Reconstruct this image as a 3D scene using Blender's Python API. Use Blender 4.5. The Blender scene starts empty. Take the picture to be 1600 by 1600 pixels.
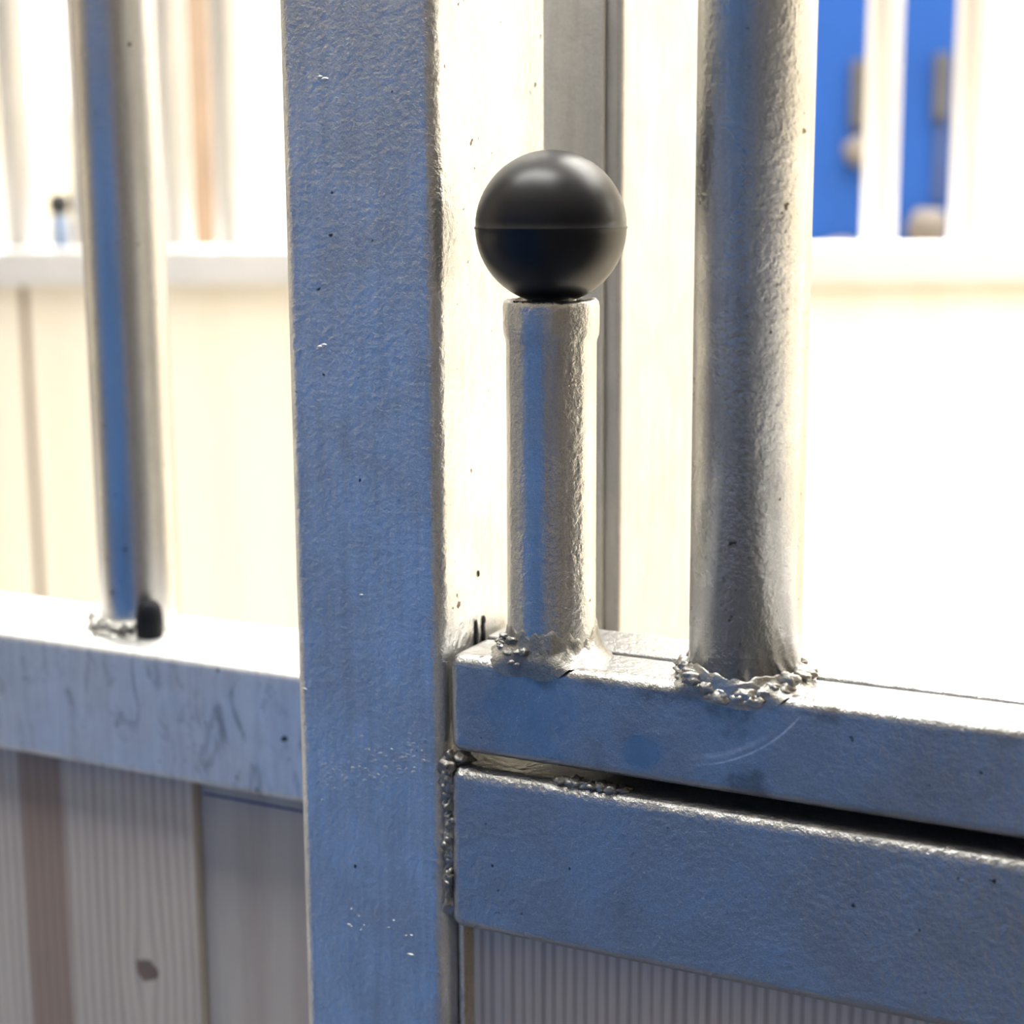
import bpy, bmesh, math, random
from math import sin, cos, radians, pi, atan
from mathutils import Vector, Matrix, noise

random.seed(7)
S = bpy.context.scene
COL = S.collection

# ------------------------------------------------------------------ camera
AZ, PITCH, ROLL = radians(26.7), atan(500 / 2700), radians(-0.3)
F = Vector((-sin(AZ) * cos(PITCH), cos(AZ) * cos(PITCH), -sin(PITCH)))
R = Vector((cos(AZ), sin(AZ), 0))
U = R.cross(F)
R2 = R * cos(ROLL) + U * sin(ROLL)
U2 = U * cos(ROLL) - R * sin(ROLL)
CAM = Vector((0.31803, -0.56650, 0.12003))
cd = bpy.data.cameras.new('camera')
cam = bpy.data.objects.new('camera', cd)
COL.objects.link(cam)
M3 = Matrix((R2, U2, -F)).transposed()
cam.matrix_world = Matrix.Translation(CAM) @ M3.to_4x4()
cd.sensor_width = 36; cd.sensor_height = 36
cd.lens = 60.75
cd.clip_start = 0.02
cd.dof.use_dof = True
cd.dof.focus_distance = 0.645
cd.dof.aperture_fstop = 6.9
S.camera = cam

# ------------------------------------------------------------------ world, lights, exposure
S.view_settings.view_transform = 'Standard'
S.view_settings.look = 'None'
S.view_settings.gamma = 1
S.view_settings.use_curve_mapping = False
S.view_settings.exposure = 0.0
w = bpy.data.worlds.new('world'); S.world = w
w.use_nodes = True
w.node_tree.nodes['Background'].inputs[0].default_value = (1.0, 0.97, 0.9, 1)
w.node_tree.nodes['Background'].inputs[1].default_value = 0.2

def area(name, loc, target, sx, sy, power, col, spread=180):
    d = bpy.data.lights.new(name, 'AREA'); d.shape = 'RECTANGLE'
    d.size = sx; d.size_y = sy; d.energy = power; d.color = col
    d.spread = radians(spread)
    o = bpy.data.objects.new(name, d); COL.objects.link(o)
    o.location = loc
    o.rotation_euler = (Vector(target) - Vector(loc)).to_track_quat('-Z', 'Y').to_euler()
    return o
area('stall_ceiling_light', (-1.0, 2.3, 1.84), (-1.0, 2.35, -1), 5.0, 2.9, 610, (1.0, 0.972, 0.92), 122)
area('aisle_fill_light', (-0.5, -0.25, 1.84), (-0.5, -0.8, -0.6), 1.6, 0.4, 33, (0.98, 0.98, 0.94), 110)  # added fill light, aimed at the blue slab behind the camera

# ------------------------------------------------------------------ materials
def newmat(name):
    m = bpy.data.materials.new(name); m.use_nodes = True
    nt = m.node_tree; b = nt.nodes['Principled BSDF']
    return m, nt, b
def N(nt, t, **kw):
    n = nt.nodes.new(t)
    for k, v in kw.items():
        if k in n.inputs.keys(): n.inputs[k].default_value = v
        else: setattr(n, k, v)
    return n
def coords(nt, scale=(1, 1, 1), rot=(0, 0, 0), loc=(0, 0, 0)):
    tc = N(nt, 'ShaderNodeTexCoord'); mp = N(nt, 'ShaderNodeMapping')
    mp.inputs['Scale'].default_value = scale; mp.inputs['Rotation'].default_value = rot
    mp.inputs['Location'].default_value = loc
    nt.links.new(tc.outputs['Object'], mp.inputs['Vector'])
    return mp.outputs['Vector']
def noi(nt, vec, scale, detail=3, rough=0.5, dist=0):
    n = N(nt, 'ShaderNodeTexNoise'); n.inputs['Scale'].default_value = scale
    n.inputs['Detail'].default_value = detail; n.inputs['Roughness'].default_value = rough
    n.inputs['Distortion'].default_value = dist
    nt.links.new(vec, n.inputs['Vector']); return n.outputs['Fac']
def ramp(nt, fac, stops):
    n = N(nt, 'ShaderNodeValToRGB'); e = n.color_ramp.elements
    while len(e) < len(stops): e.new(0.5)
    for i, (p, c) in enumerate(stops):
        e[i].position = p; e[i].color = c if len(c) == 4 else (*c, 1)
    nt.links.new(fac, n.inputs['Fac']); return n.outputs['Color']
def mix(nt, fac, a, b, blend='MIX'):
    n = N(nt, 'ShaderNodeMix', data_type='RGBA', blend_type=blend)
    for s, v in ((0, fac), (6, a), (7, b)):
        if hasattr(v, 'links') or hasattr(v, 'is_linked'): nt.links.new(v, n.inputs[s])
        else: n.inputs[s].default_value = v
    return n.outputs[2]
def math_(nt, op, a, b=0.0, clamp=False):
    n = N(nt, 'ShaderNodeMath', operation=op, use_clamp=clamp)
    for s, v in ((0, a), (1, b)):
        if hasattr(v, 'is_linked'): nt.links.new(v, n.inputs[s])
        else: n.inputs[s].default_value = v
    return n.outputs[0]
def bump(nt, b, pairs):
    prev = None
    for fac, strength, dist in pairs:
        n = N(nt, 'ShaderNodeBump'); n.inputs['Strength'].default_value = strength
        n.inputs['Distance'].default_value = dist
        nt.links.new(fac, n.inputs['Height'])
        if prev: nt.links.new(prev, n.inputs['Normal'])
        prev = n.outputs['Normal']
    nt.links.new(prev, b.inputs['Normal'])

def galv(name, c1=(0.66, 0.66, 0.66), c2=(0.50, 0.50, 0.50), rough=0.33, bigbump=1.0, streak=True,
         spots=None, dirt=None, smudge=0.0, bscale=330, specks=0.72, arcs=None):
    """hot-dip galvanised steel: cloudy zinc, orange-peel skin, fine grain, local dirt"""
    m, nt, b = newmat(name)
    v = coords(nt)
    cloud = noi(nt, v, 28, 4, 0.6, 0.4)
    col = ramp(nt, cloud, [(0.32, c2), (0.68, c1)])
    fine = noi(nt, v, 1500, 2, 0.7)
    col = mix(nt, 0.55, col, ramp(nt, fine, [(0.3, (0.55, 0.55, 0.55)), (0.7, (1, 1, 1))]), 'MULTIPLY')
    if streak:
        vs = coords(nt, (1, 1, 0.06))
        col = mix(nt, 0.35, col, ramp(nt, noi(nt, vs, 210, 3, 0.6), [(0.3, (0.62, 0.62, 0.62)), (0.6, (1, 1, 1))]), 'MULTIPLY')
    # small rust and dirt specks
    sp = noi(nt, v, 170, 2, 0.5)
    col = mix(nt, ramp(nt, sp, [(specks, (0, 0, 0)), (specks + 0.04, (1, 1, 1))]), col, (0.10, 0.08, 0.06, 1))
    if smudge:
        vs2 = coords(nt, (1, 1, 0.45), rot=(0, 0.35, 0))
        sm = noi(nt, vs2, 75, 5, 0.7, 1.2)
        col = mix(nt, ramp(nt, sm, [(0.52, (0, 0, 0)), (0.72, (smudge, smudge, smudge))]), col, (0.16, 0.17, 0.19, 1))
    rr = ramp(nt, cloud, [(0.3, (rough + 0.10,) * 3), (0.7, (rough - 0.04,) * 3)])
    keep = None
    for (cx, cz, rad, wd, x0, z1, amt) in (arcs or []):
        # a scuff left by a swinging latch
        tc = N(nt, 'ShaderNodeTexCoord'); q = N(nt, 'ShaderNodeSeparateXYZ'); nt.links.new(tc.outputs['Object'], q.inputs[0])
        ax = math_(nt, 'SUBTRACT', q.outputs['X'], cx); az_ = math_(nt, 'SUBTRACT', q.outputs['Z'], cz)
        dd = math_(nt, 'SQRT', math_(nt, 'ADD', math_(nt, 'MULTIPLY', ax, ax), math_(nt, 'MULTIPLY', az_, az_)))
        off = math_(nt, 'ABSOLUTE', math_(nt, 'SUBTRACT', dd, rad))
        mk = math_(nt, 'SUBTRACT', 1.0, math_(nt, 'MULTIPLY', off, 1 / wd), True)
        mk = math_(nt, 'MULTIPLY', mk, math_(nt, 'MULTIPLY', math_(nt, 'SUBTRACT', q.outputs['X'], x0), 90, True))
        mk = math_(nt, 'MULTIPLY', mk, math_(nt, 'MULTIPLY', math_(nt, 'SUBTRACT', z1, q.outputs['Z']), 250, True))
        mk = math_(nt, 'MULTIPLY', mk, noi(nt, v, 300, 3, 0.6))
        col = mix(nt, math_(nt, 'MULTIPLY', mk, amt), col, (0.95, 0.95, 0.95, 1))
        rr = mix(nt, mk, rr, (0.62, 0.62, 0.62, 1))
    if dirt:
        tc = N(nt, 'ShaderNodeTexCoord'); sp_ = N(nt, 'ShaderNodeSeparateXYZ'); nt.links.new(tc.outputs['Object'], sp_.inputs[0])
        band = math_(nt, 'MULTIPLY', math_(nt, 'SUBTRACT', sp_.outputs['Z'], dirt), 1 / 0.006)
        front = math_(nt, 'LESS_THAN', sp_.outputs['Y'], 0.004)
        wear = math_(nt, 'MULTIPLY', math_(nt, 'SUBTRACT', noi(nt, coords(nt, (0.55, 1, 1)), 60, 5, 0.7), 0.5), 6.0)
        mk = math_(nt, 'MULTIPLY', math_(nt, 'ADD', band, math_(nt, 'SUBTRACT', wear, 0.25), True), front)
        low = math_(nt, 'GREATER_THAN', sp_.outputs['Z'], dirt - 0.0055)
        mk = math_(nt, 'MULTIPLY', math_(nt, 'MULTIPLY', mk, low), 0.62)
        col = mix(nt, mk, col, (0.16, 0.145, 0.125, 1))
    for (cx, cy, cz, rad, kind) in (spots or []):
        # a local patch with its own wear: distance from a point on the piece, broken up by noise
        tc = N(nt, 'ShaderNodeTexCoord')
        vm = N(nt, 'ShaderNodeVectorMath', operation='DISTANCE')
        nt.links.new(tc.outputs['Object'], vm.inputs[0]); vm.inputs[1].default_value = (cx, cy, cz)
        d = math_(nt, 'ADD', vm.outputs['Value'], math_(nt, 'MULTIPLY', math_(nt, 'SUBTRACT', noi(nt, v, *((45, 2, 0.5) if kind == 'smooth' else (90, 5, 0.65))), 0.5), rad * (1.6 if kind == 'smooth' else 2.2)))
        mk = ramp(nt, math_(nt, 'DIVIDE', d, rad), [(0.45, (1, 1, 1)), (1.0, (0, 0, 0))])
        if kind == 'dirt':
            col = mix(nt, math_(nt, 'MULTIPLY', mk, 0.6), col, (0.15, 0.135, 0.115, 1))
        elif kind == 'paint':
            col = mix(nt, math_(nt, 'MULTIPLY', mk, 0.55), col, (0.22, 0.34, 0.75, 1))
        elif kind == 'smooth':
            rr = mix(nt, mk, rr, (0.22, 0.22, 0.22, 1))
            keep = math_(nt, 'SUBTRACT', 1.0, math_(nt, 'MULTIPLY', mk, 0.85))
    nt.links.new(col, b.inputs['Base Color'])
    b.inputs['Metallic'].default_value = 0.94
    nt.links.new(rr, b.inputs['Roughness'])
    big = noi(nt, v, bscale, 3, 0.55)
    if keep is not None:
        sm_b = math_(nt, 'MULTIPLY', keep, 0.42 * bigbump)
    bump(nt, b, [(big, 0.42 * bigbump, 0.0016), (noi(nt, v, 820, 3, 0.65, 0.6), 0.22 * min(1.0, bigbump), 0.0007), (fine, 0.30, 0.0005)])
    if keep is not None:
        first = [n for n in nt.nodes if n.type == 'BUMP' and not n.inputs['Normal'].is_linked][0]
        nt.links.new(sm_b, first.inputs['Strength'])
    return m

def plain(name, col, rough=0.6, metal=0.0, var=0.12, scale=12, bumpd=0.0):
    m, nt, b = newmat(name)
    v = coords(nt)
    c = ramp(nt, noi(nt, v, scale, 4), [(0.3, tuple(x * (1 - var) for x in col)), (0.7, tuple(min(1, x * (1 + var)) for x in col))])
    nt.links.new(c, b.inputs['Base Color'])
    b.inputs['Roughness'].default_value = rough; b.inputs['Metallic'].default_value = metal
    if bumpd: bump(nt, b, [(noi(nt, v, scale * 20, 3), 0.3, bumpd)])
    return m

def wood(name, light, dark, period, band=None, knot=None, edge_var=0.004, contrast=1.0):
    """vertical-grain softwood; band=(x0,x1) is a strip of red heartwood; knot=(x,z,r)"""
    m, nt, b = newmat(name)
    tc = N(nt, 'ShaderNodeTexCoord')
    sep = N(nt, 'ShaderNodeSeparateXYZ'); nt.links.new(tc.outputs['Object'], sep.inputs[0])
    X, Z = sep.outputs['X'], sep.outputs['Z']
    slow = noi(nt, coords(nt, (1, 1, 0.12)), 24, 3, 0.5)
    x = math_(nt, 'ADD', X, math_(nt, 'MULTIPLY', math_(nt, 'SUBTRACT', slow, 0.5), edge_var))
    if knot:
        kx, kz, kr = knot
        dx = math_(nt, 'SUBTRACT', X, kx); dz = math_(nt, 'MULTIPLY', math_(nt, 'SUBTRACT', Z, kz), 0.45)
        dist = math_(nt, 'SQRT', math_(nt, 'ADD', math_(nt, 'MULTIPLY', dx, dx), math_(nt, 'MULTIPLY', dz, dz)))
        push = math_(nt, 'MULTIPLY', math_(nt, 'DIVIDE', dx, math_(nt, 'ADD', math_(nt, 'MULTIPLY', dist, dist), kr * kr * 1.5)), kr * kr * 1.1)
        x = math_(nt, 'SUBTRACT', x, push)
    ring = math_(nt, 'SINE', math_(nt, 'MULTIPLY', x, 2 * pi / period))
    ring = math_(nt, 'ADD', math_(nt, 'MULTIPLY', ring, 0.28), noi(nt, coords(nt, (1, 1, 0.03)), 160, 3, 0.6))
    col = ramp(nt, ring, [(0.15, dark), (0.62, light)])
    fib = noi(nt, coords(nt, (1, 1, 0.04)), 900, 2, 0.6)
    col = mix(nt, 0.3, col, ramp(nt, fib, [(0.3, (0.7, 0.7, 0.7)), (0.7, (1, 1, 1))]), 'MULTIPLY')
    if band:
        x0, x1 = band
        a = math_(nt, 'MULTIPLY', math_(nt, 'SUBTRACT', x, x0), 600, True)
        c = math_(nt, 'MULTIPLY', math_(nt, 'SUBTRACT', x1, x), 400, True)
        col = mix(nt, math_(nt, 'MULTIPLY', math_(nt, 'MULTIPLY', a, c), 0.75), col, (dark[0] * 0.62, dark[1] * 0.50, dark[2] * 0.42, 1))
    if knot:
        dz2 = math_(nt, 'SUBTRACT', Z, kz)
        d2 = math_(nt, 'SQRT', math_(nt, 'ADD', math_(nt, 'MULTIPLY', dx, dx), math_(nt, 'MULTIPLY', dz2, dz2)))
        d2 = math_(nt, 'ADD', d2, math_(nt, 'MULTIPLY', math_(nt, 'SUBTRACT', noi(nt, tc.outputs['Object'], 110, 3), 0.5), kr * 1.4))
        mk = ramp(nt, math_(nt, 'DIVIDE', d2, kr), [(0.75, (1, 1, 1)), (1.1, (0, 0, 0))])
        col = mix(nt, math_(nt, 'MULTIPLY', mk, 0.85), col, (dark[0] * 0.28, dark[1] * 0.2, dark[2] * 0.17, 1))
    nt.links.new(col, b.inputs['Base Color'])
    b.inputs['Roughness'].default_value = 0.65
    bump(nt, b, [(ring, 0.5, 0.0006), (fib, 0.2, 0.0003)])
    return m

MAT = {}
MAT['post'] = galv('galvanised_post', c1=(0.84, 0.84, 0.84), c2=(0.62, 0.63, 0.64), rough=0.32, bigbump=1.15)
MAT['lower'] = galv('galvanised_lower_rail', c1=(0.56, 0.56, 0.56), c2=(0.44, 0.44, 0.44), rough=0.31, bigbump=1.3, streak=False)
MAT['upper'] = galv('galvanised_upper_rail', c1=(0.56, 0.56, 0.56), c2=(0.41, 0.41, 0.41), rough=0.32, bigbump=0.9, streak=False,
    dirt=-0.0620, arcs=[(0.0985, -0.0262, 0.0592, 0.0006, 0.106, -0.0600, 1.2), (0.0985, -0.0262, 0.0565, 0.0016, 0.104, -0.0680, 0.7)], spots=[(0.0470, 0, -0.0545, 0.010, 'dirt'), (0.121, 0, -0.0575, 0.013, 'dirt'), (0.128, 0, -0.0905, 0.010, 'dirt'), (0.04, 0, -0.074, 0.022, 'smooth'), (0.085, 0, -0.083, 0.010, 'smooth')])
MAT['pipe'] = galv('galvanised_pipe', c1=(0.72, 0.71, 0.69), c2=(0.58, 0.57, 0.55), rough=0.25, bigbump=0.85, bscale=430)
MAT['leftpipe'] = galv('galvanised_smooth_pipe', c1=(0.72, 0.71, 0.69), c2=(0.62, 0.61, 0.60), rough=0.17, bigbump=0.25)
MAT['leftrail'] = galv('galvanised_far_rail', c1=(0.95, 0.95, 0.94), c2=(0.82, 0.82, 0.82), rough=0.45, bigbump=0.4, smudge=0.75)
MAT['rear'] = galv('galvanised_rear_post', c1=(0.66, 0.66, 0.66), c2=(0.56, 0.56, 0.56), rough=0.38, bigbump=0.35, specks=0.80)
MAT['weld'] = galv('galvanised_weld', c1=(0.56, 0.55, 0.52), c2=(0.22, 0.21, 0.195), rough=0.42, bigbump=0.9, streak=False)
MAT['bgsteel'] = plain('pale_zinc_partition', (0.74, 0.74, 0.735), 0.45, 0.3, 0.04, 10)
MAT['rubber'] = plain('black_rubber', (0.010, 0.010, 0.012), 0.35, 0, 0.15, 60, 0.00002)
MAT['rubber'].node_tree.nodes['Principled BSDF'].inputs['Specular IOR Level'].default_value = 0.27
MAT['plug'] = plain('black_plug_rubber', (0.008, 0.009, 0.012), 0.6)
for k_, v_ in (('plug', 0.12),):
    MAT[k_].node_tree.nodes['Principled BSDF'].inputs['Specular IOR Level'].default_value = v_
MAT['woodA'] = wood('pine_board_left', (0.64, 0.57, 0.48), (0.46, 0.37, 0.31), 0.0062, band=(-0.3000, -0.2690), knot=(-0.2222, -0.2700, 0.0072))
MAT['woodB'] = wood('pine_board_smooth', (0.58, 0.52, 0.44), (0.50, 0.43, 0.37), 0.03, edge_var=0.03)
MAT['woodC'] = wood('pine_board_ribbed', (0.70, 0.62, 0.53), (0.45, 0.37, 0.32), 0.0046, edge_var=0.002)
MAT['ink'] = plain('blue_ink', (0.03, 0.035, 0.22), 0.6)
MAT['cream'] = wood('cream_boards', (0.95, 0.90, 0.78), (0.92, 0.86, 0.73), 0.09)
MAT['wall'] = plain('cream_plaster', (0.90, 0.87, 0.78), 0.9, 0, 0.04, 3)
MAT['greywall'] = plain('grey_timber', (0.27, 0.25, 0.24), 0.85, 0, 0.15, 4)
MAT['floor'] = plain('stall_floor', (0.62, 0.56, 0.46), 0.9, 0, 0.15, 6)
MAT['aislefloor'] = plain('aisle_concrete', (0.10, 0.11, 0.14), 0.9, 0, 0.15, 6)
MAT['ceil'] = plain('white_ceiling', (0.88, 0.87, 0.84), 0.9, 0, 0.03, 2)
MAT['blue'] = plain('blue_paint', (0.011, 0.080, 0.265), 0.55, 0, 0.08, 3)
MAT['blue2'] = plain('blue_cover', (0.008, 0.045, 0.190), 0.6, 0, 0.10, 5)
MAT['blue2'].node_tree.nodes['Principled BSDF'].inputs['Specular IOR Level'].default_value = 0.15
MAT['strap'] = plain('grey_strap', (0.038, 0.036, 0.036), 0.8)
MAT['navy'] = plain('navy_webbing', (0.012, 0.026, 0.085), 0.8)
MAT['tan'] = plain('tan_buckle', (0.085, 0.072, 0.062), 0.7)
MAT['brown'] = plain('brown_timber', (0.25, 0.18, 0.13), 0.8)
MAT['cap'] = plain('dark_cap', (0.03, 0.03, 0.035), 0.7)
MAT['bottle'] = plain('pale_blue_plastic', (0.36, 0.47, 0.68), 0.4)
m, nt, b = newmat('daylight_pane')
b.inputs['Emission Color'].default_value = (1, 0.99, 0.96, 1); b.inputs['Emission Strength'].default_value = 10.0
MAT['pane'] = m

# ------------------------------------------------------------------ helpers
def link(name, bm, mat, parent=None, smooth=True, wn=True, label=None):
    me = bpy.data.meshes.new(name); bm.normal_update(); bm.to_mesh(me); bm.free()
    o = bpy.data.objects.new(name, me); COL.objects.link(o)
    me.materials.append(MAT[mat])
    if smooth:
        for p in me.polygons: p.use_smooth = True
    if wn:
        md = o.modifiers.new('wn', 'WEIGHTED_NORMAL'); md.keep_sharp = True
    if parent: o.parent = parent
    if label: o['label'] = label
    return o
def tag(o, label, cat, group=None):
    o['label'] = label; o['category'] = cat
    if group: o['group'] = group
    return o
def empty(name, label, cat, group=None, loc=(0, 0, 0)):
    o = bpy.data.objects.new(name, None); COL.objects.link(o); o.empty_display_size = 0.02
    return tag(o, label, cat, group)
def struct(o): o['kind'] = 'structure'; return o
def box_bm(x0, x1, y0, y1, z0, z1, r=0.0, seg=4, bm=None):
    t = bmesh.new()
    bmesh.ops.create_cube(t, size=1)
    for v in t.verts:
        v.co = Vector(((x0 + x1) / 2 + v.co.x * (x1 - x0), (y0 + y1) / 2 + v.co.y * (y1 - y0), (z0 + z1) / 2 + v.co.z * (z1 - z0)))
    if r: bmesh.ops.bevel(t, geom=t.edges[:], offset=r, segments=seg, profile=0.5, affect='EDGES')
    if bm is None: return t
    me = bpy.data.meshes.new('t'); t.to_mesh(me); t.free(); bm.from_mesh(me); bpy.data.meshes.remove(me)
    return bm
def xform(bm, mat):
    bmesh.ops.transform(bm, matrix=mat, verts=bm.verts); return bm
def lathe(profile, cx, cy, seg=96, jitter=None):
    """profile: list of (radius, z) from bottom to top; radius 0 closes the end"""
    bm = bmesh.new(); rings = []
    for (r, z) in profile:
        if r == 0:
            rings.append([bm.verts.new((cx, cy, z))]); continue
        ring = []
        for k in range(seg):
            a = 2 * pi * k / seg
            rr, zz = (r, z) if jitter is None else jitter(r, z, a)
            ring.append(bm.verts.new((cx + rr * cos(a), cy + rr * sin(a), zz)))
        rings.append(ring)
    for A, B in zip(rings, rings[1:]):
        for k in range(seg):
            j = (k + 1) % seg
            if len(A) == 1: bm.faces.new((A[0], B[j], B[k]))
            elif len(B) == 1: bm.faces.new((A[k], A[j], B[0]))
            else: bm.faces.new((A[k], A[j], B[j], B[k]))
    bmesh.ops.recalc_face_normals(bm, faces=bm.faces[:])
    return bm
def blobs(pts, sub=3, rough=0.35, seed=0):
    """overlapping lumpy beads of weld metal; pts = (x,y,z,rx,ry,rz)"""
    bm = bmesh.new()
    for i, (x, y, z, rx, ry, rz) in enumerate(pts):
        t = bmesh.new(); bmesh.ops.create_icosphere(t, subdivisions=sub, radius=1)
        for v in t.verts:
            n = noise.noise(v.co * 1.7 + Vector((i * 3.1 + seed, seed, 0))) + 0.5 * noise.noise(v.co * 4.1 + Vector((seed, i * 2.3, 1)))
            c = v.co * (1 + rough * n)
            v.co = Vector((x + c.x * rx, y + c.y * ry, z + c.z * rz))
        me = bpy.data.meshes.new('t'); t.to_mesh(me); t.free(); bm.from_mesh(me); bpy.data.meshes.remove(me)
    return bm

def pipe_weld(cx, cy, r, zt, yfront, seed, drop=0.006, spread=0.006, h=0.011):
    """ragged fillet around a pipe foot, drooping over the rail's front edge"""
    bm = bmesh.new(); seg, rows = 96, 12
    rings = []
    for j in range(rows + 1):
        t = j / rows
        ring = []
        for k in range(seg):
            a = 2 * pi * k / seg
            n = noise.noise(Vector((cos(a) * 1.6 + seed, sin(a) * 1.6, t * 1.2))) 
            n2 = noise.noise(Vector((cos(a) * 6 + seed, sin(a) * 6, t * 3 + 5)))
            n3 = noise.noise(Vector((cos(a) * 15 + seed, sin(a) * 15, t * 8 + 5)))
            hh = h * (1 + 0.5 * n + 0.25 * n2)
            sp = spread * (1 + 0.5 * n - 0.2 * n2)
            rr = r + sp * (1 - t) ** 2.0 + 0.0009 * n2 * (1 - t * 0.7) + 0.0005 * n3 * (1 - t) + 0.0003
            z = zt - 0.0008 + hh * t + 0.0004 * n3
            if j == rows: rr = r - 0.0008
            x, y = cx + rr * cos(a), cy + rr * sin(a)
            if y < yfront + 0.001:
                over = min(1.0, (yfront + 0.001 - y) / 0.006)
                z -= drop * over * (1 - t) * (1 + 0.25 * n)
                lim = yfront - 0.0016 * (1 - 0.7 * (1 - t)) - 0.0004 * n2
                pipe_front = cy - math.sqrt(max(0, r * r - (x - cx) ** 2)) if abs(x - cx) < r else yfront
                y = max(y, min(lim, pipe_front - 0.0008))
            ring.append(bm.verts.new((x, y, z)))
        rings.append(ring)
    for A, B in zip(rings, rings[1:]):
        for k in range(seg):
            jn = (k + 1) % seg
            bm.faces.new((A[k], A[jn], B[jn], B[k]))
    bmesh.ops.recalc_face_normals(bm, faces=bm.faces[:])
    return bm

FLOOR, CEIL = -1.28, 1.9
# ------------------------------------------------------------------ the room
struct(link('floor', box_bm(-4.6, 2.7, 0.05, 4.6, FLOOR - 0.1, FLOOR), 'floor', smooth=False, wn=False))
struct(link('floor', box_bm(-4.6, 2.7, -2.3, 0.05, FLOOR - 0.1, FLOOR), 'aislefloor', smooth=False, wn=False))
struct(link('ceiling', box_bm(-4.6, 2.7, -2.3, 4.6, CEIL, CEIL + 0.1), 'ceil', smooth=False, wn=False))
struct(link('wall_back', box_bm(-4.6, 2.7, 4.5, 4.6, FLOOR, CEIL), 'wall', smooth=False, wn=False))
struct(link('wall_left', box_bm(-4.6, -4.5, -2.2, 4.5, FLOOR, CEIL), 'wall', smooth=False, wn=False))
struct(link('wall_right', box_bm(2.6, 2.7, 0.05, 4.5, FLOOR, CEIL), 'wall', smooth=False, wn=False))
struct(link('wall_right', box_bm(2.6, 2.7, -2.2, 0.05, FLOOR, CEIL), 'greywall', smooth=False, wn=False))
struct(link('dark_side_flag', box_bm(-1.52, -1.46, 0.15, 1.12, FLOOR, CEIL), 'greywall', smooth=False, wn=False))  # unseen dark slab, added so the pipes' left rims reflect dark
struct(link('wall_front', box_bm(-4.6, 2.7, -2.3, -2.2, FLOOR, CEIL), 'greywall', smooth=False, wn=False))
struct(link('blue_reflector', box_bm(-1.25, 0.20, -0.86, -0.82, FLOOR, 0.34, 0.01), 'blue'))  # unseen slab added behind the camera to reflect blue into the steel

# ------------------------------------------------------------------ stall front: post, lower rail, far rail and its bar
fr = empty('stall_front_frame', 'galvanised square steel post with rails welded to both sides', 'stall frame')
post = link('post', box_bm(-0.0668, 0.0022, 0, 0.0975, FLOOR, 0.75, 0.0062, 6), 'post', fr)
sp = bmesh.new()
def nub(x, z, r, y=0.0, sx=1.0, sz=1.0, h=0.5):
    t = bmesh.new(); bmesh.ops.create_icosphere(t, subdivisions=2, radius=1)
    for v in t.verts: v.co = Vector((x + v.co.x * r * sx, y + v.co.y * r * h, z + v.co.z * r * sz))
    me = bpy.data.meshes.new('t'); t.to_mesh(me); t.free(); sp.from_mesh(me); bpy.data.meshes.remove(me)
for i in range(230):
    t = random.random()
    x = -0.056 + 0.051 * t
    z = -0.1165 + 0.0205 * t + random.gauss(0, 0.0050)
    nub(x, z, random.uniform(0.0004, 0.0010), 0.0001, 1.3, 0.8, 0.24)
for i in range(22):
    nub(random.uniform(-0.05, -0.012), random.gauss(-0.176, 0.004), random.uniform(0.0003, 0.0007), 0.0001, 1.4, 0.7, 0.5)
for x, z, r in ((-0.0495, 0.0612, 0.0013), (-0.0482, 0.0620, 0.0011), (-0.0505, 0.0603, 0.0009), (-0.047, 0.163, 0.0010), (-0.0448, 0.1622, 0.0012), (-0.0615, -0.078, 0.0009), (-0.014, -0.1835, 0.0012), (-0.0335, -0.036, 0.0008)):
    nub(x, z, r, 0.0, 1.5, 0.6, 0.3)
link('zinc_spatter', sp, 'post', post, wn=False)['kind'] = 'stuff'
drip = blobs([(0.0026, 0.0285, -0.0550, 0.0009, 0.0012, 0.0042), (0.0026, 0.0282, -0.0510, 0.0007, 0.0008, 0.0026),
              (0.0026, 0.0345, -0.0553, 0.0009, 0.0013, 0.0044), (0.0026, 0.0348, -0.0500, 0.0007, 0.0009, 0.0022),
              (0.0024, 0.031, -0.030, 0.0005, 0.0008, 0.0013)], 2, 0.5)
link('zinc_drip', drip, 'cap', post, wn=False, label='dark dried drips')
lower = link('lower_rail', box_bm(0.0040, 0.62, -0.0008, 0.0500, -0.1680, -0.1005, 0.0058, 6), 'lower', fr)
# weld between post and lower rail
pts = []
z = -0.0975
while z > -0.160:
    rr = random.uniform(0.0016, 0.0028)
    pts.append((0.0036 + random.uniform(-0.0005, 0.0006), 0.0028 + random.uniform(-0.0004, 0.0006), z, rr * 1.05, rr * 1.35, rr * random.uniform(1.0, 1.7)))
    z -= rr * 0.85
pts += [(0.0036, 0.0016, -0.1015, 0.0034, 0.0030, 0.0040), (0.0042, 0.0022, -0.1085, 0.0036, 0.0030, 0.0052), (0.0075, 0.006, -0.0985, 0.0050, 0.004, 0.0024)]
link('weld_bead', blobs(pts, 3, 0.55, 3), 'weld', fr, wn=False)
pts = [(0.052 + i * 0.0031 + random.uniform(-0.001, 0.001), 0.0035 + random.uniform(-0.001, 0.001), -0.1000 - 0.00005 * i, 0.0030, 0.0030, random.uniform(0.0013, 0.0024)) for i in range(9)]
link('weld_bead', blobs(pts, 3, 0.45, 11), 'weld', fr, wn=False)
link('gap_blocker', box_bm(0.045, 0.62, 0.0606, 0.0660, -0.1600, -0.0680, 0.0008, 2), 'plug', fr)  # added black strip, blocks stall light so the rail gap stays dark
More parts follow.
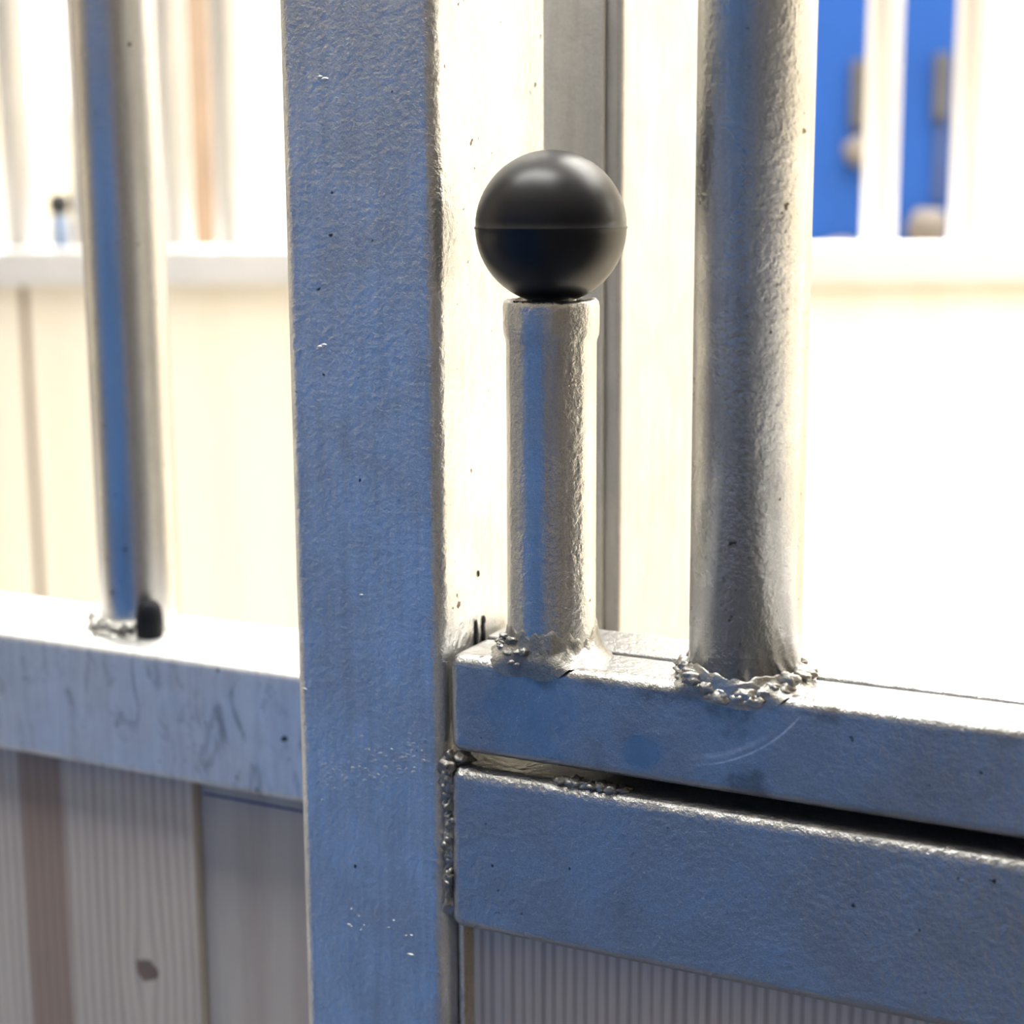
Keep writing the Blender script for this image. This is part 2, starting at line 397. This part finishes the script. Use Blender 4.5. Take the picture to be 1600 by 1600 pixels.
# far rail behind the post and its bar
link('far_rail', box_bm(-0.90, -0.0600, 0.0800, 0.1500, -0.1630, -0.0985, 0.0050, 5), 'leftrail', fr)
LP = (-0.2430, 0.1225, 0.0205)
link('bar', lathe([(0, -0.098), (LP[2], -0.0979), (LP[2], 0.75), (0, 0.7501)], LP[0], LP[1]), 'leftpipe', fr)
lw = [(LP[0] + 0.0225 * cos(a) * random.uniform(.92, 1.12), LP[1] + 0.0215 * sin(a) * random.uniform(.92, 1.1), -0.0965 + random.uniform(0, 0.002),
       random.uniform(.003, .0048), random.uniform(.003, .0048), random.uniform(.0022, .0042)) for a in [radians(150 + i * 10) for i in range(17)]]
lw += [(-0.257, 0.105, -0.0975, 0.006, 0.004, 0.0024), (-0.246, 0.1025, -0.0955, 0.005, 0.004, 0.0042), (-0.251, 0.1045, -0.094, 0.0045, 0.004, 0.0036), (-0.238, 0.1010, -0.0965, 0.005, 0.0035, 0.0044), (-0.244, 0.0965, -0.098, 0.009, 0.003, 0.0016), (-0.231, 0.0985, -0.0982, 0.004, 0.003, 0.0014)]
link('weld_bead', blobs(lw, 3, 0.6, 5), 'weld', fr, wn=False)

plug = lathe([(0, -0.0990), (0.0058, -0.0990), (0.0066, -0.0970), (0.0068, -0.0920), (0.0066, -0.0870), (0.0058, -0.0828), (0.0040, -0.0803), (0.0018, -0.0797), (0, -0.0796)], -0.2225, 0.1035, 40)
tag(link('rubber_plug', plug, 'plug', wn=False), 'small black rubber plug on the left rail at the foot of the bar', 'plug')

# ------------------------------------------------------------------ hinged grille: upper rail, sleeve, bars
gr = empty('hinged_window_grille', 'galvanised grille frame with upright pipes above the lower right rail', 'grille')
link('upper_rail', box_bm(0.0055, 0.62, -0.0012, 0.0292, -0.0945, -0.0550, 0.0048, 6), 'upper', gr)
link('rear_rail', box_bm(0.0060, 0.62, 0.0300, 0.0600, -0.0945, -0.0548, 0.0018, 3), 'upper', gr)
SX, SY, SR = 0.0411, 0.0175, 0.0170
def jit_top(r, z, a):
    if z < 0.064: return r, z
    n = noise.noise(Vector((cos(a) * 3, sin(a) * 3, z * 60)))
    n2 = noise.noise(Vector((cos(a) * 9, sin(a) * 9, z * 200)))
    return r + 0.00035 * n + 0.00025 * n2, z + (0.0005 * n + 0.0003 * n2 if z > 0.077 else 0)
sl = lathe([(SR, -0.056), (SR, 0.0645), (SR + 0.0002, 0.0660), (SR + 0.0008, 0.0680), (SR + 0.0010, 0.0720), (SR + 0.0010, 0.0780), (SR + 0.0007, 0.0798), (SR - 0.0003, 0.0808),
            (SR - 0.0030, 0.0808), (SR - 0.0040, 0.0795), (SR - 0.0042, 0.060), (SR - 0.0042, -0.054)], SX, SY, 96, jit_top)
link('sleeve_pipe', sl, 'pipe', gr, wn=False)
def add_bm(dst, t):
    me = bpy.data.meshes.new('t'); t.to_mesh(me); t.free(); dst.from_mesh(me); bpy.data.meshes.remove(me)
wb = pipe_weld(SX, SY, SR, -0.0548, -0.0012, 2.0, drop=0.006, spread=0.0068, h=0.012)
pts = []
for i in range(18):
    a = radians(random.uniform(205, 262)); q = random.random()
    pts.append((SX + (SR + 0.0012 + 0.004 * (1 - q)) * cos(a), max(SY + (SR + 0.0012 + 0.003 * (1 - q)) * sin(a), -0.0012), -0.0560 + 0.009 * q, random.uniform(.0012, .0026), random.uniform(.001, .0017), random.uniform(.001, .0022)))
add_bm(wb, blobs(pts, 3, 0.35, 21))
link('weld_bead', wb, 'weld', gr, wn=False)
def upright(cx, cy, r, seed):
    link('bar', lathe([(0, -0.056), (r, -0.0559), (r, 0.75), (0, 0.7501)], cx, cy), 'pipe', gr, wn=False)
    wb = pipe_weld(cx, cy, r, -0.0548, -0.0012, seed, drop=0.0050, spread=0.0062, h=0.0065)
    rnd = random.Random(int(seed * 10)); pts = []
    for i in range(40):
        a = 2 * pi * i / 40 + rnd.uniform(-.05, .05)
        x = cx + (r + 0.0015) * cos(a); y = max(cy + (r + 0.0015) * sin(a), -0.0020)
        zz = -0.0548 + rnd.uniform(-0.0005, 0.0045) - (0.0040 if sin(a) < -0.85 else 0.0)
        rr = rnd.uniform(0.0016, 0.0034)
        pts.append((x, y, zz, rr * 1.5, rr * 0.9, rr * 0.9))
    t = blobs(pts, 3, 0.5, seed); me = bpy.data.meshes.new('t'); t.to_mesh(me); t.free(); wb.from_mesh(me); bpy.data.meshes.remove(me)
    link('weld_bead', wb, 'weld', gr, wn=False)
upright(0.1193, 0.0170, 0.0203, 7.5)
upright(0.2900, 0.0170, 0.0203, 9.5)

# ------------------------------------------------------------------ the ball-topped drop bolt
bt = empty('drop_bolt', 'black rubber ball knob sitting on top of the short steel sleeve', 'bolt')
BR, BZ = 0.0280, 0.1072
prof = []
for i in range(0, 33):
    t = -pi / 2 + pi * i / 32
    r = BR * cos(t); z = BZ + BR * sin(t)
    if i == 0: prof.append((0, z)); continue
    if i == 32: prof.append((0, z)); continue
    if i == 16:
        prof += [(BR + 0.0000, z - 0.0007), (BR + 0.00035, z - 0.0003), (BR + 0.00035, z + 0.0001), (BR - 0.0001, z + 0.0005)]
        continue
    prof.append((r, z))
link('ball_knob', lathe(prof, 0.0410, SY, 128), 'rubber', bt, wn=False)
link('rod', lathe([(0, 0.045), (0.0095, 0.046), (0.0095, 0.084), (0, 0.085)], 0.0410, SY, 40), 'pipe', bt, wn=False)

# ------------------------------------------------------------------ rear post behind the grille
rp = empty('rear_post', 'galvanised post standing behind the sleeve, bright on its right side', 'post')
link('post_tube', box_bm(-0.060, 0.0165, 0.1420, 0.2620, FLOOR, 0.75, 0.0034, 4), 'rear', rp)
link('face_strip', box_bm(-0.055, 0.0088, 0.1385, 0.1418, FLOOR + 0.01, 0.75, 0.0006, 2), 'rear', rp)

# ------------------------------------------------------------------ boards of the lower infill
o = empty('wooden_board', 'vertical pine board with brown stripe and knot under the left rail', 'board', 'pine infill boards')
link('board', box_bm(-0.42, -0.1885, 0.0880, 0.1180, FLOOR + 0.02, -0.1640, 0.0012, 2), 'woodA', o)
o = empty('wooden_board', 'smoother pine board beside the post with a blue pen line near its top', 'board', 'pine infill boards')
link('board', box_bm(-0.1880, -0.0675, 0.0930, 0.1180, FLOOR + 0.02, -0.1655, 0.0012, 2), 'woodB', o)
link('pen_line', box_bm(-0.1850, -0.0700, 0.09275, 0.09305, -0.1722, -0.1711), 'ink', o, wn=False, label='dark blue ink line')
o = tag(link('wooden_board', box_bm(0.0082, 0.60, 0.0120, 0.0400, FLOOR + 0.02, -0.1685, 0.0010, 2), 'woodC'), 'ribbed pine board below the lower right rail', 'board', 'pine infill boards')
link('steel_channel', box_bm(0.0024, 0.0050, 0.0100, 0.0480, FLOOR + 0.02, -0.1690, 0.0010, 2), 'leftrail', fr)

# ------------------------------------------------------------------ background, laid out along a partition across the view
FH = Vector((-sin(AZ), cos(AZ), 0))
ORG = Vector((CAM.x, CAM.y, 0))
def frame(L):      # local x along the partition, local y away from the aisle
    m = Matrix((R, FH, Vector((0, 0, 1)))).transposed().to_4x4()
    return Matrix.Translation(ORG + FH * L) @ m
P = frame(2.2)
pt = empty('stall_partition', 'pale blurred stall partition across the background with upright bars and wooden infill', 'partition')
link('top_rail', xform(box_bm(-0.95, 1.6, 0, 0.05, 0.005, 0.053, 0.005, 3), P), 'bgsteel', pt)
link('infill_panel', xform(box_bm(-0.615, 1.6, 0.012, 0.04, FLOOR + 0.02, 0.004), P), 'cream', pt, smooth=False, wn=False)
link('infill_panel', xform(box_bm(-0.95, -0.625, 0.012, 0.04, FLOOR + 0.02, 0.004), P), 'cream', pt, smooth=False, wn=False)
link('joint_post', xform(box_bm(-0.6255, -0.6145, 0.012, 0.040, FLOOR, 0.010, 0.004, 2), P), 'brown', pt)
ss = [-0.424, -0.353, -0.242, -0.131, -0.02, 0.091, 0.202, 0.313, 0.468, 0.579, 0.690, 0.801, 0.912, -0.535, -0.622, -0.76]
for s in ss:
    link('bar', xform(lathe([(0, 0.052), (0.021, 0.0521), (0.021, 1.2), (0, 1.2001)], s, 0.025, 32), P), 'bgsteel', pt, wn=False)

bo = empty('spray_bottle', 'tiny blurred pale blue bottle with dark cap on the far partition rail', 'bottle')
link('bottle_body', xform(lathe([(0, 0.0535), (0.012, 0.0537), (0.013, 0.056), (0.013, 0.085), (0.0105, 0.093), (0.007, 0.096), (0, 0.0962)], -0.571, 0.02, 32), P), 'bottle', bo, wn=False)
link('bottle_cap', xform(lathe([(0, 0.096), (0.0125, 0.0965), (0.0135, 0.100), (0.0135, 0.113), (0.010, 0.121), (0, 0.123)], -0.571, 0.02, 32), P), 'cap', bo, wn=False)

Q = frame(3.0)
bp = empty('blue_panel', 'blurred bright blue panel with dark straps behind the far bars at right', 'panel')
link('cover', xform(box_bm(0.30, 0.787, 0, 0.05, FLOOR, 1.0, 0.01, 3), Q), 'blue2', bp)
for (s, z0, z1, wd) in ((0.592, 0.222, 0.335, 0.034), (0.728, 0.236, 0.345, 0.026)):
    link('strap', xform(box_bm(s - wd / 2, s + wd / 2, -0.014, -0.001, z0, z1, 0.004, 3), Q), 'strap', bp)
link('strap', xform(box_bm(0.720, 0.742, -0.008, -0.001, 0.10, 0.236, 0.003, 3), Q), 'navy', bp)
link('buckle', xform(blobs([(0.590, -0.015, 0.185, 0.026, 0.014, 0.026)], 3, 0.25, 1), Q), 'tan', bp, wn=False)
link('buckle', xform(blobs([(0.712, -0.015, 0.055, 0.034, 0.014, 0.035)], 3, 0.3, 2), Q), 'tan', bp, wn=False)
link('buckle', xform(blobs([(0.560, -0.015, 0.024, 0.036, 0.014, 0.014)], 3, 0.3, 4), Q), 'tan', bp, wn=False)
tag(link('wooden_post', xform(box_bm(-0.52, -0.468, 0, 0.05, FLOOR, 1.5, 0.004, 2), frame(2.8)), 'brown'), 'blurred brown timber post behind the far partition bars at left', 'post')

wj = struct(bpy.data.objects.new('window_2', None)); COL.objects.link(wj)
link('pane', box_bm(2.585, 2.598, 2.50, 3.40, 0.95, 1.65, 0.003, 2), 'pane', wj)
fb = box_bm(2.575, 2.599, 2.43, 2.495, 0.88, 1.72); box_bm(2.575, 2.599, 3.405, 3.47, 0.88, 1.72, bm=fb)
box_bm(2.575, 2.599, 2.495, 3.405, 0.88, 0.945, bm=fb); box_bm(2.575, 2.599, 2.495, 3.405, 1.655, 1.72, bm=fb)
link('window_frame', fb, 'ceil', wj, smooth=False, wn=False)
W = frame(4.0)
wi = struct(bpy.data.objects.new('window_1', None)); COL.objects.link(wi)
link('pane', xform(box_bm(-1.094, -1.026, -0.006, 0.004, 0.405, 0.60, 0.02, 3), W), 'pane', wi)
link('pane', xform(box_bm(-1.094, -1.026, -0.006, 0.004, 0.325, 0.399, 0.02, 3), W), 'pane', wi)
link('window_frame', xform(box_bm(-1.12, -1.00, 0.005, 0.03, 0.30, 0.63, 0.004, 2), W), 'ceil', wi)
